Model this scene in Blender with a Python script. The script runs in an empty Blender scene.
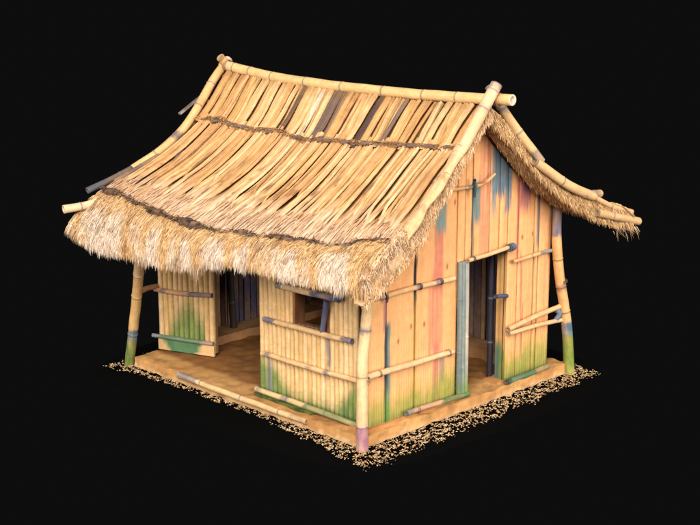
import bpy, math, random
from mathutils import Vector, noise
random.seed(7)
R = random.random
def U(a, b): return a + (b - a) * R()
scn = bpy.context.scene
COL = scn.collection

# ------------------------------------------------------------------ helpers
def lin(c):
    c = c / 255.0
    return c / 12.92 if c <= .04045 else ((c + .055) / 1.055) ** 2.4
def K(r, g, b, k=.80): return (lin(r) * k, lin(g) * k, min(.8, lin(b) * k * 1.06))
def mix(a, b, t):
    t = max(0., min(1., t)); return tuple(a[i] * (1 - t) + b[i] * t for i in range(3))
def mul(a, k): return tuple(x * k for x in a)
def sst(a, b, x):
    t = max(0., min(1., (x - a) / (b - a))); return t * t * (3 - 2 * t)
def interp(x, pts):
    if x <= pts[0][0]: return pts[0][1]
    for (a, p), (b, q) in zip(pts, pts[1:]):
        if x <= b: return p + (q - p) * (x - a) / (b - a)
    return pts[-1][1]
def spl(x, pts):
    # smooth (catmull-rom like) interpolation of a table
    n = len(pts)
    if x <= pts[0][0]: return pts[0][1] + (x - pts[0][0]) * (pts[1][1] - pts[0][1]) / (pts[1][0] - pts[0][0])
    if x >= pts[-1][0]: return pts[-1][1] + (x - pts[-1][0]) * (pts[-1][1] - pts[-2][1]) / (pts[-1][0] - pts[-2][0])
    for i in range(n - 1):
        if x <= pts[i + 1][0]:
            x0, y0 = pts[i]; x1, y1 = pts[i + 1]; h = x1 - x0
            m0 = (y1 - pts[i - 1][1]) / (x1 - pts[i - 1][0]) if i else (y1 - y0) / h
            m1 = (pts[i + 2][1] - y0) / (pts[i + 2][0] - x0) if i < n - 2 else (y1 - y0) / h
            t = (x - x0) / h
            return (2*t**3-3*t*t+1)*y0 + (t**3-2*t*t+t)*h*m0 + (-2*t**3+3*t*t)*y1 + (t**3-t*t)*h*m1
def ns(x, y=0., z=0.): return noise.noise(Vector((x, y, z)))
def fbm(x, y=0., z=0.): return ns(x, y, z) + .5 * ns(x*2.1+5, y*2.1, z*2.1) + .25 * ns(x*4.3+9, y*4.3, z*4.3)

class M:
    """collects geometry of one mesh: vertices, faces, colour and grain coordinate"""
    def __init__(s): s.v = []; s.f = []; s.c = []; s.g = []
    def vert(s, p, c, g=(0, 0, 0)):
        s.v.append(tuple(p)); s.c.append(c); s.g.append(g); return len(s.v) - 1
    def grid(s, nu, nv, fn, skip=None):
        b = len(s.v)
        for i in range(nu + 1):
            for j in range(nv + 1):
                p, c, g = fn(i / nu, j / nv); s.vert(p, c, g)
        for i in range(nu):
            for j in range(nv):
                if skip and skip((i + .5) / nu, (j + .5) / nv): continue
                a = b + i * (nv + 1) + j
                s.f.append((a, a + nv + 1, a + nv + 2, a + 1))
        return b
    def box(s, p0, p1, cf, jit=0., seg=.25):
        # box with subdivided faces so colour can vary; cf(point)->colour
        x0, y0, z0 = p0; x1, y1, z1 = p1
        def face(o, a, b):
            la = math.dist((0,0,0), a); lb = math.dist((0,0,0), b)
            na = max(1, int(la / seg)); nb = max(1, int(lb / seg))
            def fn(u, w):
                p = (o[0]+a[0]*u+b[0]*w, o[1]+a[1]*u+b[1]*w, o[2]+a[2]*u+b[2]*w)
                if jit:
                    q = Vector(p) * 6
                    p = tuple(p[k] + jit * ns(q.x + 7*k, q.y, q.z) for k in range(3))
                L = max(la, lb)
                g = (u * la, w * lb, 0) if lb >= la else (w * lb, u * la, 0)
                return p, cf(p), g
            s.grid(na, nb, fn)
        dx, dy, dz = x1-x0, y1-y0, z1-z0
        face((x0,y0,z0),(dx,0,0),(0,0,dz)); face((x1,y1,z0),(-dx,0,0),(0,0,dz))
        face((x0,y1,z0),(0,-dy,0),(0,0,dz)); face((x1,y0,z0),(0,dy,0),(0,0,dz))
        face((x0,y0,z1),(dx,0,0),(0,dy,0)); face((x0,y1,z0),(dx,0,0),(0,-dy,0))
    def tube(s, pts, rad, cf, nodes=(), n=12, step=.03, wob=.0, flat=1., bulge=.10, cap=None, seed=0.):
        """bamboo culm along a smoothed path. rad: number or f(t); cf(l, L, a)->colour; nodes: lengths"""
        P = [Vector(p) for p in pts]
        if len(P) > 2:
            Q = []
            for i in range(len(P) - 1):
                p0 = P[i-1] if i else P[i]*2 - P[i+1]; p1 = P[i]; p2 = P[i+1]
                p3 = P[i+2] if i < len(P) - 2 else P[i+1]*2 - P[i]
                for k in range(8):
                    t = k / 8
                    Q.append(.5*((2*p1)+(p2-p0)*t+(2*p0-5*p1+4*p2-p3)*t*t+(3*p1-p0-3*p2+p3)*t**3))
            Q.append(P[-1]); P = Q
        ls = [0.]
        for a, b in zip(P, P[1:]): ls.append(ls[-1] + (b - a).length)
        L = ls[-1]; m = max(2, int(L / step))
        st = sorted(set([i * L / m for i in range(m + 1)] + [x for nd in nodes for x in (nd-.018, nd-.007, nd, nd+.007, nd+.018) if 0 < x < L]))
        def at(l):
            for i in range(len(P) - 1):
                if l <= ls[i+1] or i == len(P) - 2:
                    return P[i].lerp(P[i+1], (l - ls[i]) / max(1e-9, ls[i+1] - ls[i]))
        d0 = (P[-1] - P[0]).normalized()
        up = Vector((0, 0, 1)) if abs(d0.z) < .8 else Vector((1, 0, 0))
        b0 = len(s.v)
        for k, l in enumerate(st):
            c = at(l); d = (at(min(L, l + .02)) - at(max(0, l - .02))).normalized()
            sx = d.cross(up).normalized(); sy = sx.cross(d)
            r = rad(l / L) if callable(rad) else rad
            near = min([abs(l - nd) for nd in nodes] or [9])
            r *= 1 + bulge * math.exp(-(near / .011) ** 2) - .25*bulge * math.exp(-((near - .02) / .008) ** 2)
            if wob: c = c + sx * wob * ns(l*2.3, seed) + sy * wob * ns(l*2.3, seed + 9)
            for j in range(n):
                a = 2 * math.pi * j / n
                rr = r * (1 + .05 * ns(l * 3, math.cos(a) + seed, math.sin(a)))
                p = c + sx * rr * math.cos(a) + sy * rr * math.sin(a) * flat
                s.vert(p, cf(l, L, a), (a * r, l, seed))
        for k in range(len(st) - 1):
            for j in range(n):
                a = b0 + k * n + j; b = b0 + k * n + (j + 1) % n
                s.f.append((a, b, b + n, a + n))
        for end, k in ((0, 0), (1, len(st) - 1)):
            # rim then a recessed dark hollow: cut bamboo
            l = st[k]; c = sum((Vector(s.v[b0 + k*n + j]) for j in range(n)), Vector()) / n
            d = (at(min(L, l+.02)) - at(max(0, l-.02))).normalized() * (1 if end else -1)
            cc = cap or mix(cf(l, L, 0), K(120, 105, 90), .5)
            o = [s.vert(c + (Vector(s.v[b0+k*n+j]) - c) * .97 + d*.003, cc, (0, 0, 0)) for j in range(n)]
            ii = [s.vert(c + (Vector(s.v[b0+k*n+j]) - c) * .62 + d*.002, cc, (0, 0, 0)) for j in range(n)]
            dd = [s.vert(c + (Vector(s.v[b0+k*n+j]) - c) * .60 - d*.010, mul(cc, .8), (0, 0, 0)) for j in range(n)]
            for j in range(n):
                q = (j + 1) % n; e = b0 + k*n
                for A, B in (((e+j), o), ):
                    s.f.append((e+j, e+q, o[q], o[j]))
                s.f.append((o[j], o[q], ii[q], ii[j])); s.f.append((ii[j], ii[q], dd[q], dd[j]))
            s.f.append(tuple(dd))
    def strand(s, p, d, l, w, c0, c1, bend=0., side=None):
        d = Vector(d).normalized(); p = Vector(p)
        sd = d.cross(Vector((U(-1,1), U(-1,1), U(-1,1))))
        if sd.length < 1e-4: sd = Vector((1,0,0))
        sd = sd.normalized() * w * .5
        ids = []
        for k in range(4):
            t = k / 3
            q = p + d * l * t + Vector((0, 0, -1)) * bend * l * t * t
            ww = (1, .95, .7, .12)[k]
            c = mix(c0, c1, t)
            ids.append((s.vert(q - sd * ww, c, (0, t*l, 0)), s.vert(q + sd * ww, c, (0.01, t*l, 0))))
        for (a, b), (e, f) in zip(ids, ids[1:]): s.f.append((a, b, f, e))
    def build(s, name, mat, parent=None, smooth=True):
        me = bpy.data.meshes.new(name); me.from_pydata(s.v, [], s.f)
        ca = me.color_attributes.new('tint', 'FLOAT_COLOR', 'POINT')
        flat = []
        for c in s.c: flat += [max(0., c[0]), max(0., c[1]), max(0., c[2]), 1.]
        ca.data.foreach_set('color', flat)
        ga = me.attributes.new('grain', 'FLOAT_VECTOR', 'POINT')
        flat = []
        for g in s.g: flat += list(g)
        ga.data.foreach_set('vector', flat)
        if smooth: me.polygons.foreach_set('use_smooth', [True] * len(me.polygons))
        me.materials.append(mat); me.update()
        o = bpy.data.objects.new(name, me); COL.objects.link(o)
        if parent: o.parent = parent
        return o

def material(name, rough=.75, grain=(90, 5), gamt=.35, bump=.4, speck=.25, spec=.25, bdist=.004):
    m = bpy.data.materials.new(name); m.use_nodes = True
    nt = m.node_tree; N = nt.nodes; L = nt.links; N.clear()
    out = N.new('ShaderNodeOutputMaterial'); pb = N.new('ShaderNodeBsdfPrincipled')
    L.new(pb.outputs[0], out.inputs[0])
    at = N.new('ShaderNodeAttribute'); at.attribute_name = 'tint'
    gr = N.new('ShaderNodeAttribute'); gr.attribute_name = 'grain'
    mp = N.new('ShaderNodeMapping'); mp.inputs['Scale'].default_value = (grain[0], grain[1], 7)
    L.new(gr.outputs['Vector'], mp.inputs['Vector'])
    n1 = N.new('ShaderNodeTexNoise'); n1.inputs['Scale'].default_value = 1; n1.inputs['Detail'].default_value = 6
    n1.inputs['Roughness'].default_value = .62
    L.new(mp.outputs[0], n1.inputs['Vector'])
    tc = N.new('ShaderNodeTexCoord')
    n2 = N.new('ShaderNodeTexNoise'); n2.inputs['Scale'].default_value = 9; n2.inputs['Detail'].default_value = 8
    n2.inputs['Roughness'].default_value = .7
    L.new(tc.outputs['Object'], n2.inputs['Vector'])
    def ramp(src, lo, hi, a, b):
        r = N.new('ShaderNodeMapRange'); r.inputs[1].default_value = lo; r.inputs[2].default_value = hi
        r.inputs[3].default_value = a; r.inputs[4].default_value = b; L.new(src, r.inputs[0]); return r.outputs[0]
    g1 = ramp(n1.outputs['Fac'], .3, .7, 1 - gamt, 1 + gamt * .45)
    g2 = ramp(n2.outputs['Fac'], .35, .65, 1 - speck, 1 + speck * .35)
    mm = N.new('ShaderNodeMath'); mm.operation = 'MULTIPLY'; L.new(g1, mm.inputs[0]); L.new(g2, mm.inputs[1])
    # sparse dark flecks (mould, insect marks)
    n3 = N.new('ShaderNodeTexNoise'); n3.inputs['Scale'].default_value = 38; n3.inputs['Detail'].default_value = 3
    mp3 = N.new('ShaderNodeMapping'); mp3.inputs['Scale'].default_value = (1, 1, .45)
    L.new(tc.outputs['Object'], mp3.inputs[0]); L.new(mp3.outputs[0], n3.inputs['Vector'])
    g3 = ramp(n3.outputs['Fac'], .68, .76, 1, 1 - speck * 1.5)
    m2 = N.new('ShaderNodeMath'); m2.operation = 'MULTIPLY'; L.new(mm.outputs[0], m2.inputs[0]); L.new(g3, m2.inputs[1])
    n4 = N.new('ShaderNodeTexNoise'); n4.inputs['Scale'].default_value = 2.2; n4.inputs['Detail'].default_value = 4; n4.inputs['Roughness'].default_value = .8
    L.new(mp.outputs[0], n4.inputs['Vector'])
    g4 = ramp(n4.outputs['Fac'], .54, .66, 1.03, 1 - gamt * .9)
    m4 = N.new('ShaderNodeMath'); m4.operation = 'MULTIPLY'; L.new(m2.outputs[0], m4.inputs[0]); L.new(g4, m4.inputs[1]); m2 = m4
    vm = N.new('ShaderNodeVectorMath'); vm.operation = 'SCALE'
    L.new(at.outputs['Color'], vm.inputs[0]); L.new(m2.outputs[0], vm.inputs['Scale'])
    L.new(vm.outputs[0], pb.inputs['Base Color'])
    pb.inputs['Roughness'].default_value = rough
    pb.inputs['Specular IOR Level'].default_value = spec
    bp = N.new('ShaderNodeBump'); bp.inputs['Strength'].default_value = bump; bp.inputs['Distance'].default_value = bdist
    L.new(n1.outputs['Fac'], bp.inputs['Height']); L.new(bp.outputs[0], pb.inputs['Normal'])
    return m

MB = material('bamboo_skin', .6, (70, 4), .2, .4, .18, .3)
MP = material('bamboo_plank', .8, (85, 2.5), .12, .3, .12, .15)
MR = material('roof_bamboo', .8, (95, 3.2), .34, .8, .2, .15, .006)
MT = material('dry_thatch', .9, (60, 10), .2, .4, .25, .1)
MC = material('packed_earth_floor', .9, (9, 9), .16, .4, .12, .12, .006)
MO = material('old_interior_plank', .8, (70, 4), .4, .5, .3, .2)

# palette (sRGB as the clean material looks)
TAN = K(243, 181, 122); TAN2 = K(228, 172, 104); ORANGE = K(249, 180, 116); YEL = K(253, 213, 156)
PALE = K(248, 216, 170); CREAM = K(252, 228, 196); BRN = K(150, 108, 66); DBRN = K(84, 60, 42)
GREY = K(112, 112, 122); BLUE = K(84, 96, 128); TEAL = K(100, 132, 128); DTEAL = K(54, 80, 82)
GREEN = K(118, 148, 52); DGREEN = K(66, 104, 60); PINK = K(214, 120, 100); MAUVE = K(168, 112, 128)

# ------------------------------------------------------------------ the hut
hut = bpy.data.objects.new('bamboo_hut', None); COL.objects.link(hut)
hut['label'] = 'weathered bamboo hut with curved thatched roof, paint-streaked plank gable and raised floor'
hut['category'] = 'hut'

W, L, H = 4.0, 4.42, .14

# ---- platform
def floorcol(p):
    n = fbm(p[0]*1.5, p[1]*1.5, p[2]*3)
    c = mix(K(222, 168, 102), K(196, 140, 80), .5 + n * .7)
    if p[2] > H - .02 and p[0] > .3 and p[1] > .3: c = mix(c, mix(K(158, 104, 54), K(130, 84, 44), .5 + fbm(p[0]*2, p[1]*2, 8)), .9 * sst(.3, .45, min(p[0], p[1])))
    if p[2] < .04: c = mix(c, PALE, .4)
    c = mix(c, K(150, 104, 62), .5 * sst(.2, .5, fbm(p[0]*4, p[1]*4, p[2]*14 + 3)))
    return c
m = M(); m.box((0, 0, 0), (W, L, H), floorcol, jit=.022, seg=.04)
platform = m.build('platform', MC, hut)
# raised sill that the gable boards stand on
m = M(); m.box((.12, .06, H-.02), (2.0, .34, H + .045), lambda p: mix(K(206, 148, 88), K(182, 124, 70), .5 + fbm(p[0]*3, p[1]*3)), jit=.01, seg=.05)
m.build('sill', MC, platform)
m = M(); m.box((2.62, .10, H-.02), (3.74, .34, H + .03), lambda p: mix(K(206, 148, 88), K(182, 124, 70), .5 + fbm(p[0]*3, p[1]*3)), jit=.01, seg=.05)
m.build('sill', MC, platform)
def ledgec(p): return mix(K(214, 164, 110), K(176, 124, 78), .5 + fbm(p[0]*2, p[1]*2, 4))
m = M(); m.box((.8, 4.0, H-.02), (3.3, 4.36, H + .12), ledgec, jit=.012, seg=.06); m.build('inner_ledge', MC, platform)
m = M(); m.box((3.28, .4, H-.02), (3.62, 4.36, H + .16), ledgec, jit=.012, seg=.06); m.build('inner_ledge', MC, platform)

def culmcol(base, nodes=(), ringc=GREY, seed=0., ends=None, ring=.8, bw=.012):
    def f(l, LL, a):
        c = mul(base, 1 + .10 * fbm(l * 2.0 + seed, seed * 3.1, math.sin(a)*.6))
        c = mix(c, YEL, .25 * max(0, ns(l*1.3, seed + 4)))
        near = min([abs(l - nd) for nd in nodes] or [9])
        c = mix(c, ringc, ring * math.exp(-(near / bw) ** 2))
        if ends:
            for (lo, hi, ec, k) in ends:
                e = .045 * ns(math.cos(a) * 2.5, math.sin(a) * 2.5, seed) + .02 * ns(a * 7, l * 20, seed)
                q = sst(lo - .02 + e, lo + .01 + e, l) * (1 - sst(hi - .01 + e, hi + .02 + e, l))
                c = mix(c, mul(ec, 1 + .3 * ns(l * 9, math.cos(a) * 3, math.sin(a) * 3)), k * q * (.85 + .5 * ns(l * 5, math.cos(a) * 2, seed)))
        return c
    return f
def pole(name, pts, r, base=TAN, nodes=(), parent=hut, ends=None, mat=None, flat=1., seed=None, wob=.008, ringc=GREY, n=12, ring=.8, cap=None, bulge=.1):
    sd = U(0, 50) if seed is None else seed
    mm = M(); mm.tube(pts, r, culmcol(base, nodes, ringc, sd, ends, ring), nodes, n=n, flat=flat, wob=wob, seed=sd, cap=cap, bulge=bulge)
    return mm.build(name, mat or MB, parent)
def plen(pts): return sum((Vector(b) - Vector(a)).length for a, b in zip(pts, pts[1:]))

# edge pole along the left side of the platform
pole('edge_pole', [(-.03, 3.42, .125), (-.05, 2.2, .12), (-.01, .95, .10)], lambda t: .042 - .006*t, K(236, 196, 136), (.5, 1.3, 2.0), platform,
     ends=[(0, .42, BLUE, .85), (2.2, 2.6, K(150, 118, 90), .5)])

# ---- posts
pc = [(-.01, -.01, -.03), (-.03, -.02, .62), (-.01, -.01, 1.11), (.06, 0, 1.6), (.05, -.03, 1.8), (.02, -.05, 2.2)]
corner = pole('corner_post', pc, lambda t: .072 - .008*t, K(240, 198, 142), (.33, .95, 1.5), ringc=K(140, 120, 120),
     ends=[(-.1, .33, MAUVE, .95), (1.46, 1.53, GREY, .7), (.9, 1.0, K(226, 170, 110), .5)], n=16)
pl = [(0.0, 4.55, -.02), (-.08, 4.29, .71), (-.20, 4.03, 1.21), (-.35, 3.78, 1.54), (-.56, 3.46, 1.88), (-.60, 3.28, 2.05)]
lp = pole('corner_post', pl, lambda t: .068 - .022 * sst(.75, 1, t), K(230, 180, 112), (.55, 1.25, 1.75), ringc=K(150, 120, 90),
     ends=[(-.1, .46, K(98, 128, 56), .95), (.46, .64, K(92, 116, 124), .9), (1.75, 3, K(226, 188, 146), .8)], n=16)
pr = [(4.02, -.02, -.02), (3.96, -.02, .5), (3.85, -.02, 1.0), (3.72, 0, 1.55), (3.66, 0, 1.95), (3.68, .02, 2.42)]
rp = pole('corner_post', pr, lambda t: .075 - .012*t, K(234, 178, 112), (.95, 1.32, 1.72), ringc=K(150, 96, 70),
     ends=[(-.1, .62, K(118, 148, 50), .95), (.60, .80, K(104, 128, 142), .9), (2.05, 2.5, BLUE, .75), (1.28, 1.36, K(120, 90, 80), .6)], n=16)
pole('corner_post', [(3.98, 4.5, -.02), (3.95, 4.4, 1.0), (3.9, 4.3, 2.3)], .07, K(222, 170, 106), (.5, 1.1, 1.7),
     ends=[(-.1, .5, K(110, 136, 56), .9)], n=16)

# ------------------------------------------------------------------ roof surface
NFAR = [(0, 3.90), (.25, 3.68), (.5, 3.43), (.75, 3.20), (1.1, 2.93), (1.4, 2.74), (1.75, 2.57), (2.1, 2.41), (2.4, 2.29), (2.65, 2.20)]
NNEAR = [(0, 3.90), (.4, 3.66), (.63, 3.46), (1.0, 3.22), (1.5, 2.88), (2.0, 2.60), (2.2, 2.48), (2.65, 2.20)]
YN = [(0, -.16), (.5, -.28), (1.2, -.38), (1.8, -.48), (2.65, -.58)]
YF = [(0, 4.68), (.5, 4.58), (1.0, 4.66), (1.6, 4.82), (2.2, 4.90), (2.65, 4.93)]
def roof(side, s, v, lift=0.):
    y = spl(s, YN) * (1 - v) + spl(s, YF) * v
    zf = spl(s, NFAR)
    if side < 0:
        w = sst(2.4, -.6, y) if False else 1 - sst(-.6, 2.6, y)
        zf = zf * (1 - w) + spl(s, NNEAR) * w
    sag = -.06 * max(0, 1 - ((y - 2.2) / 2.5) ** 2) * max(0, 1 - s / 2.2)
    ds = .02
    sl = (spl(s + ds, NFAR) - spl(s - ds, NFAR)) / (2 * ds)
    nn = Vector((-sl * side, 0, 1)).normalized()
    return Vector((2 + side * s, y, zf + sag)) + nn * lift

def roofcol(s, v, seed):
    c = mix(TAN, K(226, 176, 112), .5 + .8 * ns(seed * 3.3, s * .8))
    return c
def strip(mm, side, v0, wd, s0, s1, lift, col, drift=0., ribs=0, seed=0., arch=.35, yl=5., sink=0.):
    """one split culm lying down the slope: an arched strip with turned-down edges"""
    nl = max(4, int((s1 - s0) / .05)); nc = 8
    def fn(u, w):
        s = s0 + (s1 - s0) * u
        a = (w - .5) * 2
        taper = 1 - .25 * sst(.85, 1, u) * R()
        v = v0 + (a * wd * .5 * taper + drift * u + .012 * ns(s * 1.3, seed)) / yl
        h = wd * arch * math.sqrt(max(0, 1 - a * a * .96)) - .012 * sst(.9, 1, abs(a))
        if ribs: h += .0075 * math.sin(w * ribs * math.pi * 2 + s) 
        if sink: h = h * (1 - .45 * sst(.6, 1, u)) - sink * sst(.8, 1, u)
        h += .010 * ns(s * 2.5, seed * 2.) + .004 * ns(s * 12, seed, a * 2)
        p = roof(side, s, v, lift + h)
        c = col(s, a) if callable(col) else mul(col, 1 + .1 * ns(s * 2, seed, a))
        c = mix(c, BRN, .34 * sst(.74, 1., abs(a)))
        if ribs: c = mul(c, 1 + .07 * math.sin(w * ribs * math.pi * 2))
        return p, c, (a * wd * .5, s, seed)
    mm.grid(nl, nc, fn)

roofpart = M()
# under-thatch sheet: below the culms high up, coming to the top of the slope as a smooth pale sheet low down
def seam_s(v):      # where the top layer ends, ragged
    y = -.5 + 5.4 * v
    return interp(y, [(-.5, 2.02), (.0, 2.17), (.5, 2.27), (1.1, 2.25), (1.8, 2.31), (2.5, 2.34), (3.3, 2.27), (4.4, 2.12), (4.9, 2.04)]) + .05 * ns(y * 2.4) + .03 * ns(y * 8)
def sheet(mm, side, ny, nsg):
    def fn(u, w):
        v = u; s = (seam_s(v)) * w
        y = v * 5.4
        q = sst(1.45, 1.95, s + .22 * ns(y * 2.7, s))
        n1 = ns(y * 6.5 + .5 * ns(s * 1.2, y), s * .55); n2 = ns(y * 12 + .3 * s, s * .8, 7)
        rid = .5 - 1.3 * math.exp(-(n1 / .075) ** 2) - .7 * math.exp(-(n2 / .09) ** 2)                   # ridges running down the slope
        rid2 = fbm(y * 30, s * 2.2, 5)
        lift = (-.035) * (1 - q) + q * (.020 + .022 * rid * (1 - .7 * sst(1.8, 2.15, s)) + .008 * rid2 + .02 * fbm(y * 2.2, s * 2.5))
        end = sst(seam_s(v) - .10, seam_s(v), s)
        lift += .02 * end * (1 + ns(y * 6)) - .09 * sst(.985, 1., w)
        c = mix(K(142, 100, 62), mix(TAN, K(160, 112, 70), (.12 - .55 * rid) * (1 - .8 * sst(1.75, 2.1, s))), q)
        c = mix(c, K(252, 220, 184), q * sst(1.72, 2.05, s + .16 * ns(y * 2.4, 3)) * .85)
        c = mix(c, K(160, 112, 70), q * .8 * sst(.22, .5, fbm(y * 11, s * 3.6, 9)) * sst(-.15, .35, fbm(y * 1.4, s * 2.2, 14)) * (1 - sst(1.95, 2.2, s)))
        c = mix(c, K(70, 54, 48), sst(.965, .995, w + .01 * ns(y * 9)))
        return roof(side, s, v, lift), c, (y, s, 0)
    mm.grid(ny, nsg, fn)
sheet(roofpart, -1, 640, 110)
sheet(roofpart, 1, 160, 60)
# soffit: the underside of the roof
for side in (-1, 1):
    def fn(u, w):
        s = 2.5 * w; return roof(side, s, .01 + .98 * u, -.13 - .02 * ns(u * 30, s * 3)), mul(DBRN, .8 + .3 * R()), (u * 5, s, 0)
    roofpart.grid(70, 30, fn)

def course(mm, side, s0, s1, lift, n0, up):
    v = .012
    i = 0
    while v < .985:
        wd = random.choice([.038, .045, .055, .065, .08, .10, .14] if not up else [.045, .055, .07, .085, .10, .13]) * U(.9, 1.15)
        k = R(); sd = U(0, 99)
        dv = wd / 5.15
        vc = v + dv * .5
        base = mix(TAN, random.choice([K(226, 174, 108), K(244, 200, 138), K(214, 158, 94), K(238, 190, 124)]), .8)
        y = vc * 5.1 - .2
        if up and side < 0:
            if 3.04 < y < 3.18 : base = K(118, 92, 70); lift0 = -.025
            elif 2.68 < y < 2.78: base = K(250, 214, 176)
            elif 2.30 < y < 2.55: base = K(132, 106, 88)
            elif 1.55 < y < 1.66: base = K(96, 76, 70)
            elif 1.12 < y < 1.22: base = K(134, 112, 96)
        if up and k < .05: base = mix(base, K(120, 100, 90), .7)
        L0 = lift + U(-.018, .02)
        a0 = s0 + (0 if up else U(-.06, .03)); a1 = s1 + U(-.02, .05) if up else (seam_s(vc) - (U(.0, .12) if R() < .7 else U(.1, .4)) if side < 0 else s1 + U(-.35, .25))
        mid = U(.9, 1.3)
        def col(s, a, base=base, sd=sd):
            c = mul(base, 1 + .10 * fbm(s * 1.7, sd, a * .5))
            if not up:
                c = mix(c, TAN, .3)
                c = mix(c, K(150, 106, 66), .85 * sst(.12, .42, fbm(s * 4.3, sd, a * .8)) * sst(.85, 1.25, s) * (1 - .8 * sst(1.75, 2., s))); c = mix(c, K(252, 216, 174), .8 * sst(1.45, 2.0, s + .15 * ns(sd)))
            if up: c = mix(c, BRN, .4 * (1 - sst(.05, .2, s)))
            return c
        strip(mm, side, vc, wd * .97, a0, a1, L0, col, drift=U(-.05, .05), ribs=(2 if wd < .09 else random.choice([3, 4, 5]) if wd < .13 else random.choice([5, 6])) if wd > .065 else 0, seed=sd, arch=U(.32, .5) if wd < .08 else U(.18, .28), sink=0 if up else U(.012, .03))
        v += dv + (U(.010, .028) / 5.1 if R() < .34 else .0012)
course(roofpart, -1, .02, .66, .012, 0, True)
course(roofpart, -1, .60, 2.0, .006, 0, False)
course(roofpart, 1, .02, .66, .012, 0, True)
course(roofpart, 1, .60, 1.9, .0, 0, False)
# loose slim culms lying over the wide ones
for i in range(60):
    side = -1 if i < 44 else 1
    v = U(.03, .97); up = R() < .35
    s0, s1 = (.03, .62) if up else (U(.62, .75), U(1.2, 1.6))
    wd = U(.028, .05); s1 = s1 if up else U(1.5, 1.95); b = random.choice([TAN, TAN2, K(246, 206, 148), K(206, 154, 98)])
    strip(roofpart, side, v, wd, s0, s1, .035, b, drift=U(-.08, .08), seed=U(0, 99), arch=.5, sink=0 if up else .06)
def flat_stem(mm, v, s0, ln, wd, c, lift):
    # a thin stalk lying along the slope
    b = len(mm.v); dv = U(-.006, .006)
    for k in range(5):
        t = k / 4; s = s0 + ln * t; h = lift + .012 * math.sin(t * math.pi) - .008 * t
        for a in (-1, 0, 1):
            mm.vert(roof(-1, s, v + dv * t + a * wd * .5 / 5.4, h + (.006 if a == 0 else 0)), mul(c, 1 if a == 0 else .85), (a * wd, s, v))
    for k in range(4):
        for a in (0, 1):
            q = b + k * 3 + a; mm.f.append((q, q + 3, q + 4, q + 1))
for i in range(500):
    v = U(.005, .995); e = seam_s(v); s0 = U(1.75, e - .06); ln = min(U(.08, .36), e + .03 - s0)
    w_ = sst(1.5, 2.05, s0)
    c = mix(mix(TAN, random.choice([K(214, 162, 104), K(168, 122, 78), K(250, 206, 148)]), U(0, .9)), K(253, 224, 190), .75 * w_ * R())
    flat_stem(roofpart, v, s0, ln, U(.008, .022), mul(c, U(.9, 1.06)), .034 - .012 * (1 - w_) + U(0, .012))
roofo = roofpart.build('roof', MR, hut)

# ridge pole
rpz = [(2.0, 4.78, 3.985), (2.0, 3.93, 3.915), (2.0, 3.16, 3.89), (2.0, 2.2, 3.892), (2.0, 1.3, 3.912), (2.0, .46, 3.942), (2.0, -.52, 4.0)]
pole('ridge_pole', rpz, .068, K(242, 200, 132), (.28, .62, 1.08, 1.75, 2.45, 3.2, 3.9, 4.45, 4.95), roofo, n=18, ringc=K(110, 96, 96), cap=K(232, 208, 178), wob=.004, bulge=.07)
# barge poles: crossing at the ridge, running down the four roof edges
P1 = [(1.96, -.30, 4.17), (1.70, -.30, 3.86), (1.36, -.30, 3.48)]
pole('barge_pole', P1, .072, K(246, 198, 144), (.10, .36), roofo, ends=[(-.1, .06, GREY, .7), (.30, .42, K(150, 120, 100), .35)], n=16, ringc=GREY, cap=K(140, 140, 145))
pole('barge_pole', [(1.50, -.27, 3.58), (1.15, -.34, 3.34), (.84, -.38, 3.14)], lambda t: .075 + .01 * math.sin(t * 7), K(244, 196, 142), (.3,), roofo,
     ends=[(.34, .6, K(206, 158, 112), .4)], flat=.7, n=16, ring=.3, wob=.03)
pole('barge_pole', [(.93, -.42, 3.24), (.62, -.44, 3.00), (.30, -.49, 2.78), (.0, -.54, 2.56)], lambda t: .07 + .015 * t + .012 * math.sin(t * 11), K(246, 198, 140), (), roofo,
     ends=[(.05, .12, K(170, 120, 80), .6), (.52, .62, K(150, 110, 80), .5), (.80, 1.4, K(222, 176, 126), .6)], flat=.5, n=18, ring=.4, wob=.05, cap=K(150, 112, 84), mat=MR)
pole('barge_pole', [(2.05, -.12, 4.12), (2.25, -.2, 3.80), (2.47, -.32, 3.47), (2.74, -.4, 3.15)], .058, K(238, 190, 128), (.12, .32, .7), roofo,
     ends=[(-.1, .05, GREY, .6), (.27, .37, K(130, 120, 118), .6), (1.02, 1.2, K(104, 104, 110), .85)], n=16, cap=K(120, 118, 120))
pole('barge_pole', [(2.64, -.38, 3.17), (3.01, -.45, 2.92), (3.33, -.5, 2.74), (3.72, -.52, 2.58)], .062, K(236, 188, 130), (.55, ), roofo,
     n=16, ringc=K(110, 90, 80), cap=K(180, 150, 120))
pole('barge_pole', [(3.50, -.52, 2.64), (3.86, -.52, 2.60)], .05, K(214, 170, 124), (.22,), roofo, ends=[(.12, .3, K(150, 122, 100), .5)])
pole('barge_pole', [(3.62, -.52, 2.62), (4.05, -.54, 2.42), (4.60, -.52, 2.24)], .036, K(232, 188, 132), (.5,), roofo)
pole('barge_pole', [(3.75, -.55, 2.37), (4.2, -.60, 2.24), (4.68, -.58, 2.11)], .054, K(224, 180, 124), (.3,), roofo)
pole('barge_pole', [(2.15, 4.82, 4.04), (1.81, 4.72, 3.81), (1.54, 4.65, 3.57), (1.25, 4.62, 3.28), (1.05, 4.65, 3.09), (.81, 4.75, 2.88), (.41, 4.85, 2.67)], .062, K(240, 186, 120), (.18, .55, .95, 1.5, 1.9), roofo,
     ends=[(-.1, .08, K(190, 170, 150), .8), (1.44, 1.56, K(120, 110, 105), .8), (.85, .93, K(200, 150, 100), .4)], n=16, cap=K(170, 150, 140))
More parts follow.
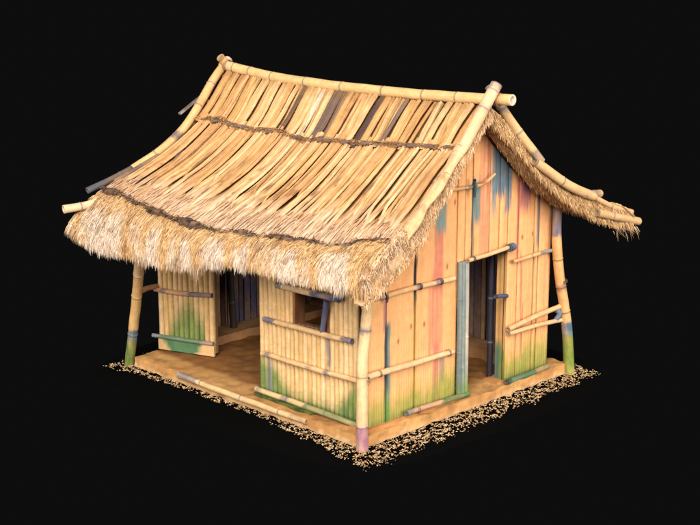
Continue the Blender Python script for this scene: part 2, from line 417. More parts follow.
pole('barge_pole', [(1.0, 4.80, 2.88), (.55, 4.90, 2.70), (.19, 4.98, 2.56), (-.22, 5.05, 2.42)], .048, K(120, 100, 86), (.35, .8), roofo,
     ends=[(1.05, 1.5, K(84, 88, 94), .9), (.3, .5, K(90, 76, 66), .6)])
pole('barge_pole', [(-.0, 4.74, 2.40), (-.33, 4.86, 2.28), (-.68, 4.96, 2.25)], lambda t: .05 + .01*t, K(248, 208, 158), (.5,), roofo, cap=K(240, 210, 170))
pole('barge_pole', [(.75, 4.70, 2.83), (.40, 4.76, 2.68), (.08, 4.84, 2.54)], .036, K(150, 116, 84), (.3,), roofo, ends=[(.3, .5, K(86, 72, 64), .7)])
pole('barge_pole', [(1.60, 4.72, 3.60), (1.20, 4.78, 3.36)], .045, K(120, 100, 86), (.2,), roofo, flat=.4, ends=[(.4, .6, K(170, 160, 150), .6)])
pole('barge_pole', [(1.90, 4.70, 4.10), (2.3, 4.72, 3.72), (2.75, 4.72, 3.24), (3.4, 4.8, 2.8), (4.2, 4.9, 2.42)], .06, K(232, 184, 120), (.3, .9, 1.5, 2.2), roofo, n=16)

# binding: twisted fibre rope laid across the culms
m = M()
def ropec(l, LL, a): return mix(mix(K(206, 156, 102), K(130, 96, 68), .5 + fbm(l * 9, a)), K(106, 92, 92), sst(.15, .5, ns(l * 5.5, 3)))
for k in range(3):
    pts = []
    for i in range(70):
        v = .01 + .98 * i / 69; ss = .64 + .02 * math.sin(i * 1.1 + k * 2.1) + .05 * ns(i * .12, 7)
        pts.append(roof(-1, ss, v, .045 + .012 * math.cos(i * 1.1 + k * 2.1) + .012 * ns(i * .5)))
    m.tube(pts, lambda t: .006 + .006 * ns(t * 90, k), ropec, n=6, step=.02, seed=k, wob=.05)
for i in range(2600):
    v = .01 + .98 * (i + R()) / 2600
    if ns(v * 40, 5) < -.15 and R() < .75: continue
    p = roof(-1, .64 + .05 * ns(v * 69 * .12, 7) + U(-.022, .022), v, .055)
    cc = mix(random.choice([K(214, 166, 112), K(188, 142, 94), K(140, 116, 98), K(232, 186, 130)]), DBRN, R() * .45 * (1 + ns(v * 24))); m.strand(p, (U(-1, 1) - .5, U(-1, 1), U(-.5, .4)), U(.02, .06), U(.005, .011), cc, cc)
for i in range(16):   # knots
    v = U(.02, .98); p = roof(-1, .645, v, .06)
    m.tube([p + Vector((.02, -.05, -.02)), p + Vector((0, 0, .0)), p + Vector((-.02, .05, -.02))], .024, lambda l, LL, a: mul(K(128, 104, 88), 1 + .3 * ns(l*30, a)), n=8)
m.build('rope_binding', MT, roofo)

# ragged dark lower edge of the top layer (matted fibre)
m = M()
for i in range(5200):
    v = R(); s = seam_s(v) + U(-.035, .045)
    if R() > .25 + 1.2 * sst(-.25, .45, fbm(v * 9.2, 4)): continue
    p = roof(-1, s, v, U(.03, .07))
    c = mix(K(70, 54, 46), K(166, 124, 88), R())
    m.strand(p, (U(-1.2, .4), U(-1, 1), U(-.5, .45)), U(.025, .075), U(.006, .014), c, mul(c, .85))
def seamroll(u, w):
    # matted, uneven roll of old fibre along the edge
    v = u; y = v * 5.4; sz = .018 + .040 * sst(-.15, .45, fbm(y * 1.7, 4)) + .014 * fbm(y * 14)
    an = w * math.pi * 2
    p = roof(-1, seam_s(v) + .01 + .012 * ns(y * 9, 2), v, .035) + Vector((math.cos(an) * sz * 1.3, 0, math.sin(an) * sz))
    p += Vector((ns(y * 26, w * 6), ns(y * 26, w * 6, 5), ns(y * 26, w * 6, 9))) * (.012 + sz * .5)
    return p, mix(mix(K(64, 50, 44), K(150, 118, 92), .5 + .9 * fbm(y * 12, w * 5)), K(206, 170, 132), sst(.2, .6, ns(y * 4, w * 2, 8))), (w, y, 0)
m.grid(700, 10, seamroll)
m.build('seam_fringe', MT, roofo)

# ---- thatch skirt along the left eave (and a plain one on the far side)
def skirt_bot(y):
    return interp(y, [(-.7, 2.12), (-.3, 2.12), (0, 2.11), (.7, 2.09), (1.4, 2.08), (1.7, 2.04), (2.1, 1.96), (2.5, 1.86), (3.1, 1.80), (3.8, 1.77), (4.4, 1.77), (4.8, 1.84), (5.1, 1.96)]) + .02 * ns(y * 3.3, 6)
def skirt(side, y, t):
    v = min(1., max(0., (y + .55) / 5.45))
    s0 = seam_s(v) - .05 if side < 0 else 2.05
    p0 = roof(side, s0, v, .0); xb = (2.62 if side < 0 else 2.46) + .05 * ns(y * 1.3)
    zb = skirt_bot(y) + (.10 if side > 0 else 0)
    s = s0 + (xb - s0) * (1 - (1 - t) ** 1.35)
    z = p0.z + (zb - p0.z) * (t ** 1.25)
    q = Vector((2 + side * s, p0.y + (y - p0.y) * t, z))
    nn = Vector((side * .75, 0, .65)) * ((1 - .85 * sst(4.2, 4.95, y)) if side < 0 else .3)
    return q + nn * (.03 + .05 * math.sin(t * math.pi) * (1 + .5 * ns(y * 3.1, t)) + .02 * ns(y * 8, t * 2))
def skc(y, t):
    yy = y + .25 * t
    n = ns(yy * 2.6, t * .5, 3) + .6 * ns(yy * 6.3, t * .8, 5)
    c = mix(K(252, 208, 146), K(240, 188, 124), .5 + .8 * fbm(yy * 7, t * 1.5))
    c = mix(c, K(255, 230, 200), sst(-.08, .42, n + .30 * t - .08) * sst(.2, .55, t) * .92)
    c = mix(c, K(176, 130, 82), .6 * sst(.25, .6, fbm(y * 4.5, t * 3.6, 12)))
    c = mix(c, K(190, 144, 98), .3 * (1 - sst(.0, .1, t)))
    return c
def make_skirt(side, dens):
    mm = M()
    def fn(u, w):
        y = -.62 + 5.62 * u; return skirt(side, y, w * .93), mul(skc(y, w), .95), (y, w, 0)
    mm.grid(200 if side < 0 else 80, 24, fn)
    def fn2(u, w):      # inner face so it has depth
        y = -.6 + 5.58 * u; p = skirt(side, y, .1 + w * .82); return p + Vector((-side * .12, 0, -.05 + .03*w)), mul(K(150, 110, 70), .8), (y, w, 0)
    mm.grid(80, 10, fn2)
    for i in range(dens):
        y = U(-.66, 5.02); t = U(0, .93) if R() < .62 else U(.72, .95)
        p = skirt(side, y, t); q = skirt(side, y, min(1, t + .06))
        d = (q - p).normalized() + Vector((U(-.16, .16), U(-.20, .20) + .25 * ns(y * 3, t), U(-.12, .12)))
        if t > .7: d += Vector((0, U(-.15, .15), -.15))
        if y > 4.75: d += Vector((0, .35, 0)) * R()
        if y < -.45: d += Vector((0, -.25, 0)) * R()
        ln = U(.04, .12) * (1 if t < .7 else U(.6, 1.1))
        c = mul(skc(y, min(1, t + .05)), U(.9, 1.08))
        if R() < .11: c = mix(c, random.choice([BRN, K(150, 112, 74), CREAM]), .7)
        n_ = Vector((side * .75, 0, .65)) * U(.0, .022)
        mm.strand(p + n_, d, ln, U(.005, .011), c, mul(c, U(.85, 1.1)), bend=.12)
    return mm
sk = make_skirt(-1, 36000)
for i in range(130):      # straw spilling past the far right tip
    p = Vector((U(4.25, 4.62), U(-.62, -.40), U(2.02, 2.18))); cc = mul(random.choice([K(232, 190, 138), K(196, 150, 104), CREAM]), U(.8, 1.1))
    sk.strand(p, (U(-.1, .9), U(-.5, .1), U(-1, -.1)), U(.04, .15), U(.006, .011), cc, mul(cc, .85), bend=.3)
for i in range(3600):      # uneven wisps along the lower edge
    y = U(-.6, 5.0); p = skirt(-1, y, U(.82, .95)); g_ = max(.1, .5 + 1.1 * ns(y * 7, 3)); c = mul(skc(y, .9), U(.85, 1.1))
    sk.strand(p, (U(-.35, .1), U(-.35, .35), -1), U(.05, .20) * g_, U(.004, .008), c, mul(c, .9), bend=.1)
# clumps that hang lower over the doorway and at both corners
for (ya, yb, zt, zl, nn) in ((2.0, 2.45, 1.98, .30, 900), (-.45, -.10, 2.14, .2, 500), (2.95, 3.7, 1.86, .20, 700), (.5, .8, 2.08, .10, 200), (4.2, 4.9, 1.9, .14, 500)):
    for i in range(nn):
        y = U(ya, yb); p = skirt(-1, y, U(.72, .93)); c = mul(random.choice([K(206, 162, 112), K(242, 206, 158), K(166, 126, 84), CREAM]), U(.85, 1.1))
        m_ = 1 - abs((y - (ya + yb) / 2) / ((yb - ya) / 2))
        sk.strand(p, (U(-.2, .12), U(-.2, .2), -1), zl * U(.3, 1) * (.3 + .7 * m_), U(.005, .010), c, mul(c, .85), bend=.1)
sk.build('thatch_skirt', MT, roofo)
make_skirt(1, 6000).build('thatch_skirt', MT, roofo)

# ---- thatch edge under the barge poles of both gables
THR = [(0, .20), (.3, .20), (.8, .22), (1.4, .24), (1.9, .24), (2.3, .18), (2.65, .09)]
THL = [(0, .10), (.5, .08), (.8, .13), (1.2, .24), (1.7, .32), (2.2, .30), (2.6, .20)]
def gable_edge(name, end, side, TH, c_a, c_b, nst, fur=.13):
    mm = M(); v = 0. if end < 0 else 1.
    def loop(s, a):
        th = interp(s, TH); p = roof(side, s, v, -.01)
        # section: from the top outer corner down the outer face, under, and back up inside
        yin = max(.1, ((.085 - p.y) if end < 0 else (p.y - 4.42)))
        if s > 1.75: yin = min(yin, .5 - .38 * sst(1.75, 2.0, s))
        y = (0, .02, .0, yin * .8, yin)[a] * -end; z = (.02, -.45 * th, -th, -th * (.92 if side > 0 else .95), -.1 if side > 0 else -.06)[a]
        o = (.035 if side > 0 else .045) * fbm(s * (6 if side > 0 else 8), a * 1.7, side + end * 3) 
        return p + Vector((0, y + end * (o + (.05 if a in (1, 2) else 0)), z + .6 * o))
    SM = (2.62 if end < 0 else 2.2) if side < 0 else 2.48
    def fn(u, w):
        s = SM * u; k = w * 4; a = min(3, int(k)); f = k - a
        p = loop(s, a).lerp(loop(s, a + 1), f)
        h = fbm(s * 22, w * 9, 4)
        p = p + Vector((0, end * .012 * h, .012 * h))
        if side < 0 and end < 0: p += Vector((-.03, -.06, .12)) * sst(1.75, 2.05, s) * (1 - sst(.0, .5, w))
        c = mix(c_a, c_b, .5 + .9 * fbm(s * 5, w * 4, end))
        return p, c, (s, w, 0)
    mm.grid(130, 20, fn)
    for i in range(nst):
        s = U(0, SM); th = interp(s, TH); w = U(.05, 1.)
        if R() < .75: p = loop(s, 0).lerp(loop(s, 2), w)
        else: p = loop(s, 2).lerp(loop(s, 3), R()); w = .5
        if side < 0 and end < 0: p += Vector((-.03, -.06, .12)) * sst(1.75, 2.05, s) * (1 - sst(.0, .5, w))
        sl = Vector((side, 0, -.75)) * U(.0, .9)
        d = Vector((U(-.35, .35), end * U(.0, .7), -1 + U(-.2, .35))) + sl * .7
        c = mul(mix(c_a, c_b, R()), U(.65, 1.25))
        mm.strand(p + Vector((0, end * U(0, .03), 0)), d, U(.3, 1.) * fur * (1.25 if w > .8 else .8), U(.005, .011), c, mul(c, U(.9, 1.15)), bend=.15)
    if side < 0 and end < 0:
        for i in range(2000):      # tousled straw over the shoulder where eave and gable meet
            s = U(1.55, 2.62); p = loop(s, 0).lerp(loop(s, 1), U(0, .8)) + Vector((-.03, -.05, .11)) * sst(1.75, 2.05, s) + Vector((U(-.03,.03), U(-.05, .06), U(-.02, .02)))
            c = mul(random.choice([CREAM, K(250, 208, 156), K(232, 184, 128), K(180, 134, 92)]), U(.85, 1.1))
            mm.strand(p, (U(-1, .5), U(-1, .3), U(-1.2, -.1)), U(.03, .09), U(.006, .012), c, mul(c, .9), bend=.3)
    mm.build(name, MT, roofo)
gable_edge('thatch_edge', -1, 1, THR, K(244, 200, 142), K(196, 150, 98), 12000, .09)
gable_edge('thatch_edge', -1, -1, THL, K(252, 212, 162), K(226, 178, 124), 9000, .055)
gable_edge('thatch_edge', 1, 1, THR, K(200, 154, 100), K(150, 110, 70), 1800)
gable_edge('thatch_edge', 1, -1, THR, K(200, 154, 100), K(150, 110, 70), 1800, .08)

# ------------------------------------------------------------------ gable wall (paint-streaked boards)
def streak(x, z, x0, hw, z0, z1, soft=.12, seed=0., rag=.10):
    """mask of a vertical paint run: x0 centre, hw half width, between z0 and z1 with ragged ends"""
    xx = x0(z) if callable(x0) else x0
    d = abs(x - xx - .01 * ns(z * 4, seed))
    a = 1 - sst(hw * .7, hw * 1.25, d)
    rz = rag * ns(x * 26, seed) + rag * .6 * ns(x * 60, seed + 3)
    b = sst(z0 - soft + rz, z0 + soft * .3 + rz, z) * (1 - sst(z1 - soft * .3 + rz, z1 + soft + rz, z))
    return a * b * (.9 + .22 * ns(x * 45, z * 1.5, seed))
def gablecol(x, z):
    c = mul(ORANGE, 1 + .06 * fbm(x * 3, z * .7))
    c = mix(c, K(246, 196, 128), .35 * max(0, fbm(x * 9, z * .5, 2)))
    c = mix(c, K(232, 160, 98), .3 * sst(.1, .6, fbm(x * 14, z * .6, 8)))
    def add(col, k): 
        nonlocal c; c = mix(c, col, k)
    # red runs
    add(PINK, .85 * streak(x, z, 1.41, .085, 1.70, 2.48, .15, 1, .16))
    add(PINK, .8 * streak(x, z, 1.36, .13, .95, 1.80, .2, 2, .2) * (.75 + .7 * ns(x * 34, z * .8, 4)))
    add(K(196, 112, 98), .8 * streak(x, z, 1.38, .05, .26, .95, .15, 3))
    add(K(130, 152, 140), 1. * streak(x, z, 1.44, .10, 2.42, 2.95, .12, 4, .14))
    add(MAUVE, .8 * streak(x, z, .47, .03, 1.35, 1.78, .08, 5))
    add(DTEAL, 1. * streak(x, z, .50, .035, .0, 1.40, .08, 6, .03))
    add(TEAL, 1. * streak(x, z, .545, .02, .0, 1.40, .08, 6, .03))
    add(DTEAL, 1. * streak(x, z, 1.00, .028, 1.60, 2.10, .1, 7))
    add(K(190, 160, 60), .65 * streak(x, z, 1.005, .025, .35, 1.62, .1, 8))
    add(K(190, 160, 80), .35 * streak(x, z, 1.70, .05, .5, 1.6, .1, 18))
    add(DTEAL, .8 * streak(x, z, 2.045, .03, 1.95, 2.92, .08, 9, .04))
    add(TEAL, 1. * streak(x, z, 2.11, .07, 2.45, 2.88, .14, 10, .14))
    add(PINK, .65 * streak(x, z, 2.27, .11, 2.0, 3.6, .2, 11, .2) * (.7 + .8 * ns(x * 28, z * .7, 6)))
    add(K(190, 100, 90), .7 * streak(x, z, 2.32, .022, 2.75, 3.55, .2, 12))
    add(K(88, 116, 128), 1.05 * streak(x, z, 2.60, .20, 2.72, 3.6, .10, 13, .16))
    add(K(90, 120, 130), .85 * streak(x, z, 2.73, .07, 2.48, 2.9, .12, 14, .1))
    add(K(112, 138, 142), .7 * streak(x, z, 2.46, .045, 2.5, 2.9, .14, 15, .1))
    add(K(176, 104, 108), .85 * streak(x, z, 3.09, .12, 2.48, 3.1, .16, 16, .2))
    add(K(128, 82, 104), .8 * streak(x, z, 3.12, .09, 2.66, 3.1, .12, 17, .1))
    add(PINK, .9 * streak(x, z, 2.96, .035, 1.85, 3.0, .2, 19))
    add(K(196, 112, 96), .7 * streak(x, z, lambda q: 3.03 + .05 * (1.9 - q) / 1.5, .018, .42, 1.8, .1, 20))
    add(K(120, 70, 60), .5 * streak(x, z, 3.09, .012, .5, 1.1, .1, 21))
    add(K(92, 116, 122), .9 * streak(x, z, 3.38, .035, 1.92, 2.72, .12, 22, .08))
    add(K(150, 140, 90), .65 * streak(x, z, 3.31, .018, .9, 1.95, .12, 23))
    add(K(214, 140, 110), .4 * streak(x, z, 3.55, .03, .8, 1.9, .2, 24))
    add(BLUE, .6 * streak(x, z, 1.49, .05, .48, .82, .1, 25, .08))
    # knots
    for kx, kz in ((1.57, 1.93), (1.70, 2.72), (1.16, 1.28), (.93, 1.30), (3.05, 2.05), (3.27, 2.06), (.7, 1.16)):
        dd = math.hypot((x - kx) * 1.8, (z - kz) * .9)
        if dd < .06: c = mix(c, K(140, 84, 48), .8 * (1 - sst(.015, .05, dd)))
    # moss stain climbing from the bottom in ragged tongues
    top = .54 + .18 * fbm(x * 9, 3) + .10 * ns(x * 40) + (.12 if 1.45 < x < 1.85 else 0) + .12 * sst(2.95, 3.5, x)
    g = 1 - sst(top - .22, top + .12, z)
    c = mix(c, mix(GREEN, K(160, 164, 70), sst(.25, .6, z) + .3 * ns(x * 30, z)), .88 * g * (.82 + .25 * ns(x * 70, z * 2)))
    c = mix(c, K(70, 92, 46), .5 * (1 - sst(.16, .30, z + .05 * ns(x * 25))))
    # vertical fibre lines
    c = mul(c, 1 + .07 * ns(x * 95, z * 1.2) + .05 * math.sin(x * 145) * (1 - sst(.6, 1.3, z)))
    return c
def zroof(x, y=.1):
    s = abs(x - 2.0); z = spl(s, NFAR)
    if x < 2: z = z * .25 + spl(s, NNEAR) * .75
    return z - .10
def boards(mm, xs, y, zlo, zhi, colf, thick=.03, ribamp=.004, facing=-1, bow=.010):
    for x0, x1 in zip(xs, xs[1:]):
        g = .0025; a0, a1 = x0 + g, x1 - g
        nx = max(4, int((a1 - a0) / .012)); off = U(-.006, .006); sd = U(0, 99)
        zt = zhi if callable(zhi) else (lambda x, q=zhi: q)
        zb = zlo if callable(zlo) else (lambda x, q=zlo: q)
        nz = max(6, int((zt((a0 + a1) / 2) - zb(a0)) / .02))
        def fn(u, w):
            x = a0 + (a1 - a0) * u
            z = zb(x) + (zt(x) - zb(x)) * w
            e = abs(u - .5) * 2
            yy = y + facing * (bow * (1 - e ** 3) + off + .006 * ns(z * 1.1, sd) + ribamp * math.sin(x * 145) * (1 - sst(.7, 1.4, z)) + .0015 * ns(x * 95, z * 2))
            yy -= facing * .012 * sst(.93, 1., e)
            xx = x + .004 * ns(z * 1.7, x0 * 9) * (1 if e > .9 else .5)
            return (xx, yy, z), colf(x, z), (x, z, sd)
        mm.grid(nx, nz, fn)
        for xe in (a0, a1):
            def fs(u, w, xe=xe):
                z = zb(xe) + (zt(xe) - zb(xe)) * w
                return (xe, y + facing * off - facing * (-.002 + u * thick), z), mul(colf(xe, z), .8), (u*.03, z, sd)
            mm.grid(1, 20, fs)
def backing(mm, x0, x1, y, zlo, zhi, col):
    n = max(2, int((x1 - x0) / .1))
    mm.grid(n, 12, lambda u, w: ((x0+(x1-x0)*u, y, zlo + ((zhi(x0+(x1-x0)*u) if callable(zhi) else zhi) - zlo)*w), mul(col, .8 + .4*R()), (x0+(x1-x0)*u, w*3, 0)))
m = M()
boards(m, [.19, .50, 1.003, 1.76], .10, H + .03, zroof, gablecol)
boards(m, [1.76, 1.91, 2.045, 2.38, 2.58], .10, 1.93, zroof, gablecol)
boards(m, [2.75, 2.97, 3.31, 3.40, 3.66], .10, H + .01, zroof, gablecol)
boards(m, [2.58, 2.75], .10, 1.93, zroof, gablecol)
backing(m, .2, 1.79, .135, H, zroof, DBRN); backing(m, 1.79, 2.72, .135, 1.95, zroof, DBRN); backing(m, 2.74, 3.64, .135, H, zroof, DBRN)
# the return of the right-hand boards into the doorway
def jambcol(y, z):
    c = mix(K(232, 176, 108), K(216, 160, 92), .5 + fbm(y * 12, z))
    c = mix(c, K(104, 136, 70), .9 * (1 - sst(.55 + .1 * ns(y * 30), .78, z)))
    c = mix(c, K(84, 112, 128), .7 * (1 - sst(.5, .75, z)) * sst(.18, .24, y))
    return c
def fj(u, w):
    y = .10 + .16 * u; z = H + .01 + (1.93 - H) * w
    return (2.757 + .004 * math.sin(y * 90) + .004 * ns(z * 3), y, z), jambcol(y, z), (y, z, 0)
m.grid(10, 90, fj)
gable = m.build('gable_wall', MP, hut)
# strip filling between doorway and boards above (board beside the opening)
# door post: grey stained pair of culms
def dpc(x0):
    def f(l, LL, a):
        c = mix(K(156, 158, 142), K(112, 126, 120), .5 + .9 * ns(l * 1.5, x0 * 20, math.cos(a)))
        c = mix(c, K(90, 118, 136), .5 * sst(.2, .5, ns(l * 1.1 + 3, x0)))
        return mix(c, GREEN, .7 * (1 - sst(.0, .35, l + .1 * ns(a * 3, x0))))
    return f
door = M()
door.tube([(1.81, .075, H + .03), (1.80, .07, 1.0), (1.79, .075, 1.95)], .034, dpc(1), (.6, 1.3), n=12, seed=1)
door.tube([(1.865, .065, H + .02), (1.86, .065, 1.0), (1.85, .07, 1.95)], .034, dpc(2), (.4, 1.1), n=12, seed=2)
door.tube([(1.93, .07, H + .02), (1.925, .07, 1.0), (1.915, .075, 1.95)], .038, lambda l, LL, a: mix(mix(K(206, 190, 160), K(160, 158, 146), .5 + ns(l*2, a)), GREEN, .85 * (1 - sst(.1, .45, l))), (.8,), n=12, seed=3)
door.build('door_post', MB, gable)
def gpole(name, pts, r, base=K(240, 190, 130), **k):
    k.setdefault('wob', .006); return pole(name, pts, r, base, k.pop('nodes', ()), gable, **k)
DB = K(78, 84, 104)
gpole('lintel', [(1.88, .03, 1.955), (2.3, .03, 1.965), (2.68, .02, 1.995)], .026, K(238, 190, 134))
gpole('lintel_knob', [(2.66, .0, 1.99), (2.76, .01, 1.995)], lambda t: .052, K(96, 108, 122), cap=K(90, 100, 112))
gpole('rail', [(.19, .05, 1.79), (.9, .045, 1.79), (1.66, .05, 1.77)], .032, nodes=(.12, .78, 1.13), ends=[(.10, .17, DB, .6), (.74, .84, K(130, 120, 130), .7), (1.08, 1.2, K(130, 120, 130), .7)], ringc=K(120, 110, 115))
gpole('rail', [(.05, .02, .87), (.85, .03, .85), (1.66, .05, .82)], lambda t: .040 - .006*t, K(242, 196, 142), nodes=(.4, 1.0), ring=.25)
gpole('rail', [(.78, .03, .235), (1.35, .03, .225), (1.95, .03, .20)], .033, K(206, 158, 118), nodes=(.2, .7), ends=[(-.1, .14, K(90, 128, 118), .9), (.66, 1.3, K(86, 124, 70), .9), (.14, .5, K(190, 140, 116), .5)])
gpole('peg', [(2.47, .05, 1.375), (2.60, .045, 1.36), (2.70, .045, 1.34)], .028, K(84, 86, 104), cap=K(84, 86, 100))
gpole('rail', [(2.79, .05, 1.775), (3.3, .05, 1.785), (3.74, .04, 1.785)], .024, K(234, 180, 116), nodes=(.4,), ends=[(.58, .84, K(96, 124, 138), .8), (-.1, .2, K(220, 170, 120), .5)])
gpole('brace', [(2.73, .04, .88), (3.3, .03, .945), (3.86, .0, .995)], .034, K(242, 190, 134), nodes=(.35, .8), ring=.25)
gpole('brace', [(2.74, .04, .82), (3.3, .03, .815), (3.86, .0, .79)], .030, K(242, 190, 134), nodes=(.5,), ring=.25)
gpole('rail', [(2.72, .035, .165), (3.1, .035, .165), (3.62, .05, .17)], .036, K(92, 124, 88), nodes=(.3,), ends=[(.62, .9, K(196, 156, 104), .7), (-.1, .08, K(70, 84, 70), .8)])
gpole('rail', [(1.50, .04, 2.90), (1.95, .03, 2.88), (2.18, .03, 2.90), (2.36, .02, 2.99)], lambda t: .024 - .008*t, K(232, 180, 118), nodes=(.3,), ends=[(.34, .50, K(84, 110, 104), .85), (.62, .7, K(170, 90, 80), .7)])
gpole('tie', [(1.95, .0, 2.98), (1.955, -.01, 2.88), (1.95, .0, 2.76)], lambda t: .018, DTEAL)
gpole('tie', [(.42, .02, 1.83), (.42, .0, 1.78), (.43, .03, 1.72)], .015, K(120, 90, 84))
gpole('tie', [(3.72, .02, .95), (3.76, -.02, .90), (3.72, .02, .80)], .035, K(112, 124, 136))

def lash(p, axis, r, parent, col, turns=4, wr=.007):
    p = Vector(p); ax = Vector(axis).normalized(); u_ = ax.orthogonal().normalized(); v_ = ax.cross(u_); pts = []
    for k in range(turns * 9 + 1):
        a = k / 9 * 2 * math.pi
        pts.append(p + ax * ((k / (turns * 9) - .5) * turns * wr * 1.9) + (u_ * math.cos(a) + v_ * math.sin(a)) * (r + wr * .6))
    mm = M(); mm.tube(pts, wr, lambda l, LL, a: mul(col, 1 + .35 * ns(l * 12, a)), n=6, step=.03); mm.build('lashing', MT, parent)
LC = K(120, 104, 92)
for q in ((.42, .05, 1.79), (1.02, .045, 1.79), (1.40, .047, 1.78)): lash(q, (1, 0, 0), .033, gable, LC)
for q in ((.30, .02, .865), (1.58, .05, .825), (1.0, .03, .23)): lash(q, (1, 0, 0), .036, gable, K(170, 134, 98), 3)
lash((2.0, .03, 1.96), (1, 0, 0), .028, gable, LC, 3)
lash((-.0, -.01, .86), (0, 0, 1), .074, corner, K(190, 150, 108), 4)
lash((3.79, -.01, 1.34), (0, 0, 1), .068, rp, K(130, 100, 80), 3)
lash((2.0, -.28, 3.985), (0, 1, 0), .072, roofo, K(150, 120, 92), 5, .009)
lash((2.0, 4.66, 3.985), (0, 1, 0), .072, roofo, K(170, 140, 110), 4, .009)
# ------------------------------------------------------------------ left wall: reed screen with window
def sidecol(y, z, sd):
    c = mix(YEL, K(234, 184, 108), .5 + .8 * ns(sd, z * .6))
    c = mul(c, 1 + .07 * fbm(z * 2, sd))
    # moss
    top = .30 + .36 * sst(.65, .38, y) * 1.0 + .30 * (sst(1.5, 1.9, y)) + .12 * ns(y * 11, 2)
    if y < .65: top = .72 - (y - .3) * 1.0 + .1 * ns(y * 20)
    c = mix(c, mix(K(70, 116, 58), K(130, 152, 66), .5 + ns(sd, z * 3)), .9 * (1 - sst(top - .16, top + .12, z)))
    c = mix(c, K(48, 64, 34), .7 * (1 - sst(.17, .26, z + .03 * ns(y * 13))))
    c = mix(c, K(104, 104, 120), .8 * streak(y, z, .81, .038, .78, 1.24, .05, 30, .03))
    c = mix(c, K(140, 130, 146), .8 * streak(y, z, 1.905, .04, .12, .62, .06, 31, .03))
    c = mix(c, K(110, 96, 60), .6 * streak(y, z, 1.44, .016, .75, 1.1, .05, 32, .05))
    c = mix(c, K(140, 104, 60), .5 * (1 - sst(.0, .01, abs(y - 1.42) - .012)) * (1 if z < 1.1 else 0))
    return c
def reeds(mm, p0, p1, zlo, zhi, pitch, r, colf, window=None):
    a = Vector(p0); b = Vector(p1); d = b - a; n = max(2, round(d.length / pitch)); d1 = d.normalized()
    for i in range(n):
        c = a + d * ((i + .5) / n); sd = U(0, 99); rr = d.length / n * .5 * U(.96, 1.06)
        segs = [(zlo, zhi)]
        if window and window[0] < c.y < window[1]: segs = [(zlo, window[2]), (window[3], zhi)]
        for z0, z1 in segs:
            j = U(-.006, .006); nx = Vector((d1.y, -d1.x, 0))
            q0 = Vector((c.x, c.y, z0 + U(-.01, .01))) + nx * j; q1 = Vector((c.x, c.y, z1)) + nx * j
            nodes = [x for x in [U(.1, .4) + .42 * k for k in range(6)] if x < z1 - z0]
            def cf(l, LL, an, y=c.y, z0=z0, sd=sd, nodes=nodes):
                col = colf(y + rr * math.cos(an) * .5, z0 + l, sd)
                near = min([abs(l - q) for q in nodes] or [9])
                return mul(col, 1 - .10 * math.exp(-(near / .008) ** 2))
            mm.tube([q0, (q0 + q1) / 2, q1], rr, cf, nodes, n=10, step=.035, seed=sd, bulge=.04, wob=.004)
m = M()
WIN = (.82, 1.42, 1.20, 1.66)
reeds(m, (.27, .33, 0), (.27, 2.08, 0), H + .01, 2.5, .078, .04, sidecol, WIN)
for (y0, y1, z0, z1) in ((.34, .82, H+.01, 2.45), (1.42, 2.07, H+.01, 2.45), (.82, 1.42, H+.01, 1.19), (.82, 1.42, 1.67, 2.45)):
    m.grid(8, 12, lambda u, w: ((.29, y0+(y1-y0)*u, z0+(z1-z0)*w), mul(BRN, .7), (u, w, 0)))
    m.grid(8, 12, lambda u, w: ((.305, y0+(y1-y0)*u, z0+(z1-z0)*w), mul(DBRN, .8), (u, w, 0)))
sidewall = m.build('side_wall', MB, hut)
m = M()
fc = lambda p: mix(K(170, 112, 72), K(130, 84, 56), .5 + fbm(p[0]*9, p[1]*9, p[2]*3))
m.box((.235, 1.40, 1.18), (.40, 1.445, 1.68), fc, seg=.05)
m.box((.235, .795, 1.18), (.36, .835, 1.68), fc, seg=.05)
m.box((.24, .80, 1.155), (.38, 1.44, 1.20), fc, seg=.05)
m.build('window_frame', MP, sidewall)
def spole(name, pts, r, base=K(238, 192, 132), parent=None, **k):
    k.setdefault('wob', .006); return pole(name, pts, r, base, k.pop('nodes', ()), parent or sidewall, **k)
BB = K(92, 96, 124)
spole('rail', [(.19, 1.93, 1.165), (.18, 1.1, 1.19), (.18, .36, 1.215)], .034, nodes=(.5, 1.2), ring=.2, ends=[(-.1, .22, BB, .85), (1.42, 1.6, BB, .85)], cap=BB)
spole('rail', [(.20, 1.99, .70), (.18, 1.2, .715), (.18, .10, .75)], .033, nodes=(.5, 1.2), ring=.3, ends=[(.08, .17, BB, .7), (1.18, 1.26, BB, .8), (.86, .95, BB, .4)])
spole('rail', [(.18, 2.09, .20), (.17, 1.2, .20), (.16, .12, .19)], .035, K(226, 190, 134), nodes=(.6, 1.3), ends=[(.02, .10, BB, .6), (.50, .62, K(120, 110, 120), .6), (.92, 2.0, K(96, 128, 76), .8)])
spole('window_lintel', [(.17, 1.66, 1.665), (.16, 1.1, 1.68), (.14, .53, 1.705)], .040, K(244, 200, 148), nodes=(.3,), ring=.2, ends=[(-.1, .12, BB, .8), (.66, 1.3, BB, .9)], cap=BB)
spole('window_prop', [(.15, .76, 1.66), (.17, .82, 1.42), (.20, .885, 1.18)], .034, BB)
# mossy strip at the foot of the reed screen
m = M()
def mossc(p): return mix(K(60, 80, 36), K(112, 112, 58), .5 + fbm(p[0]*12, p[1]*12, p[2]*9))
m.box((.10, .98, H-.03), (.24, 2.05, H + .035), mossc, jit=.02, seg=.03)
m.build('moss_strip', MT, sidewall)

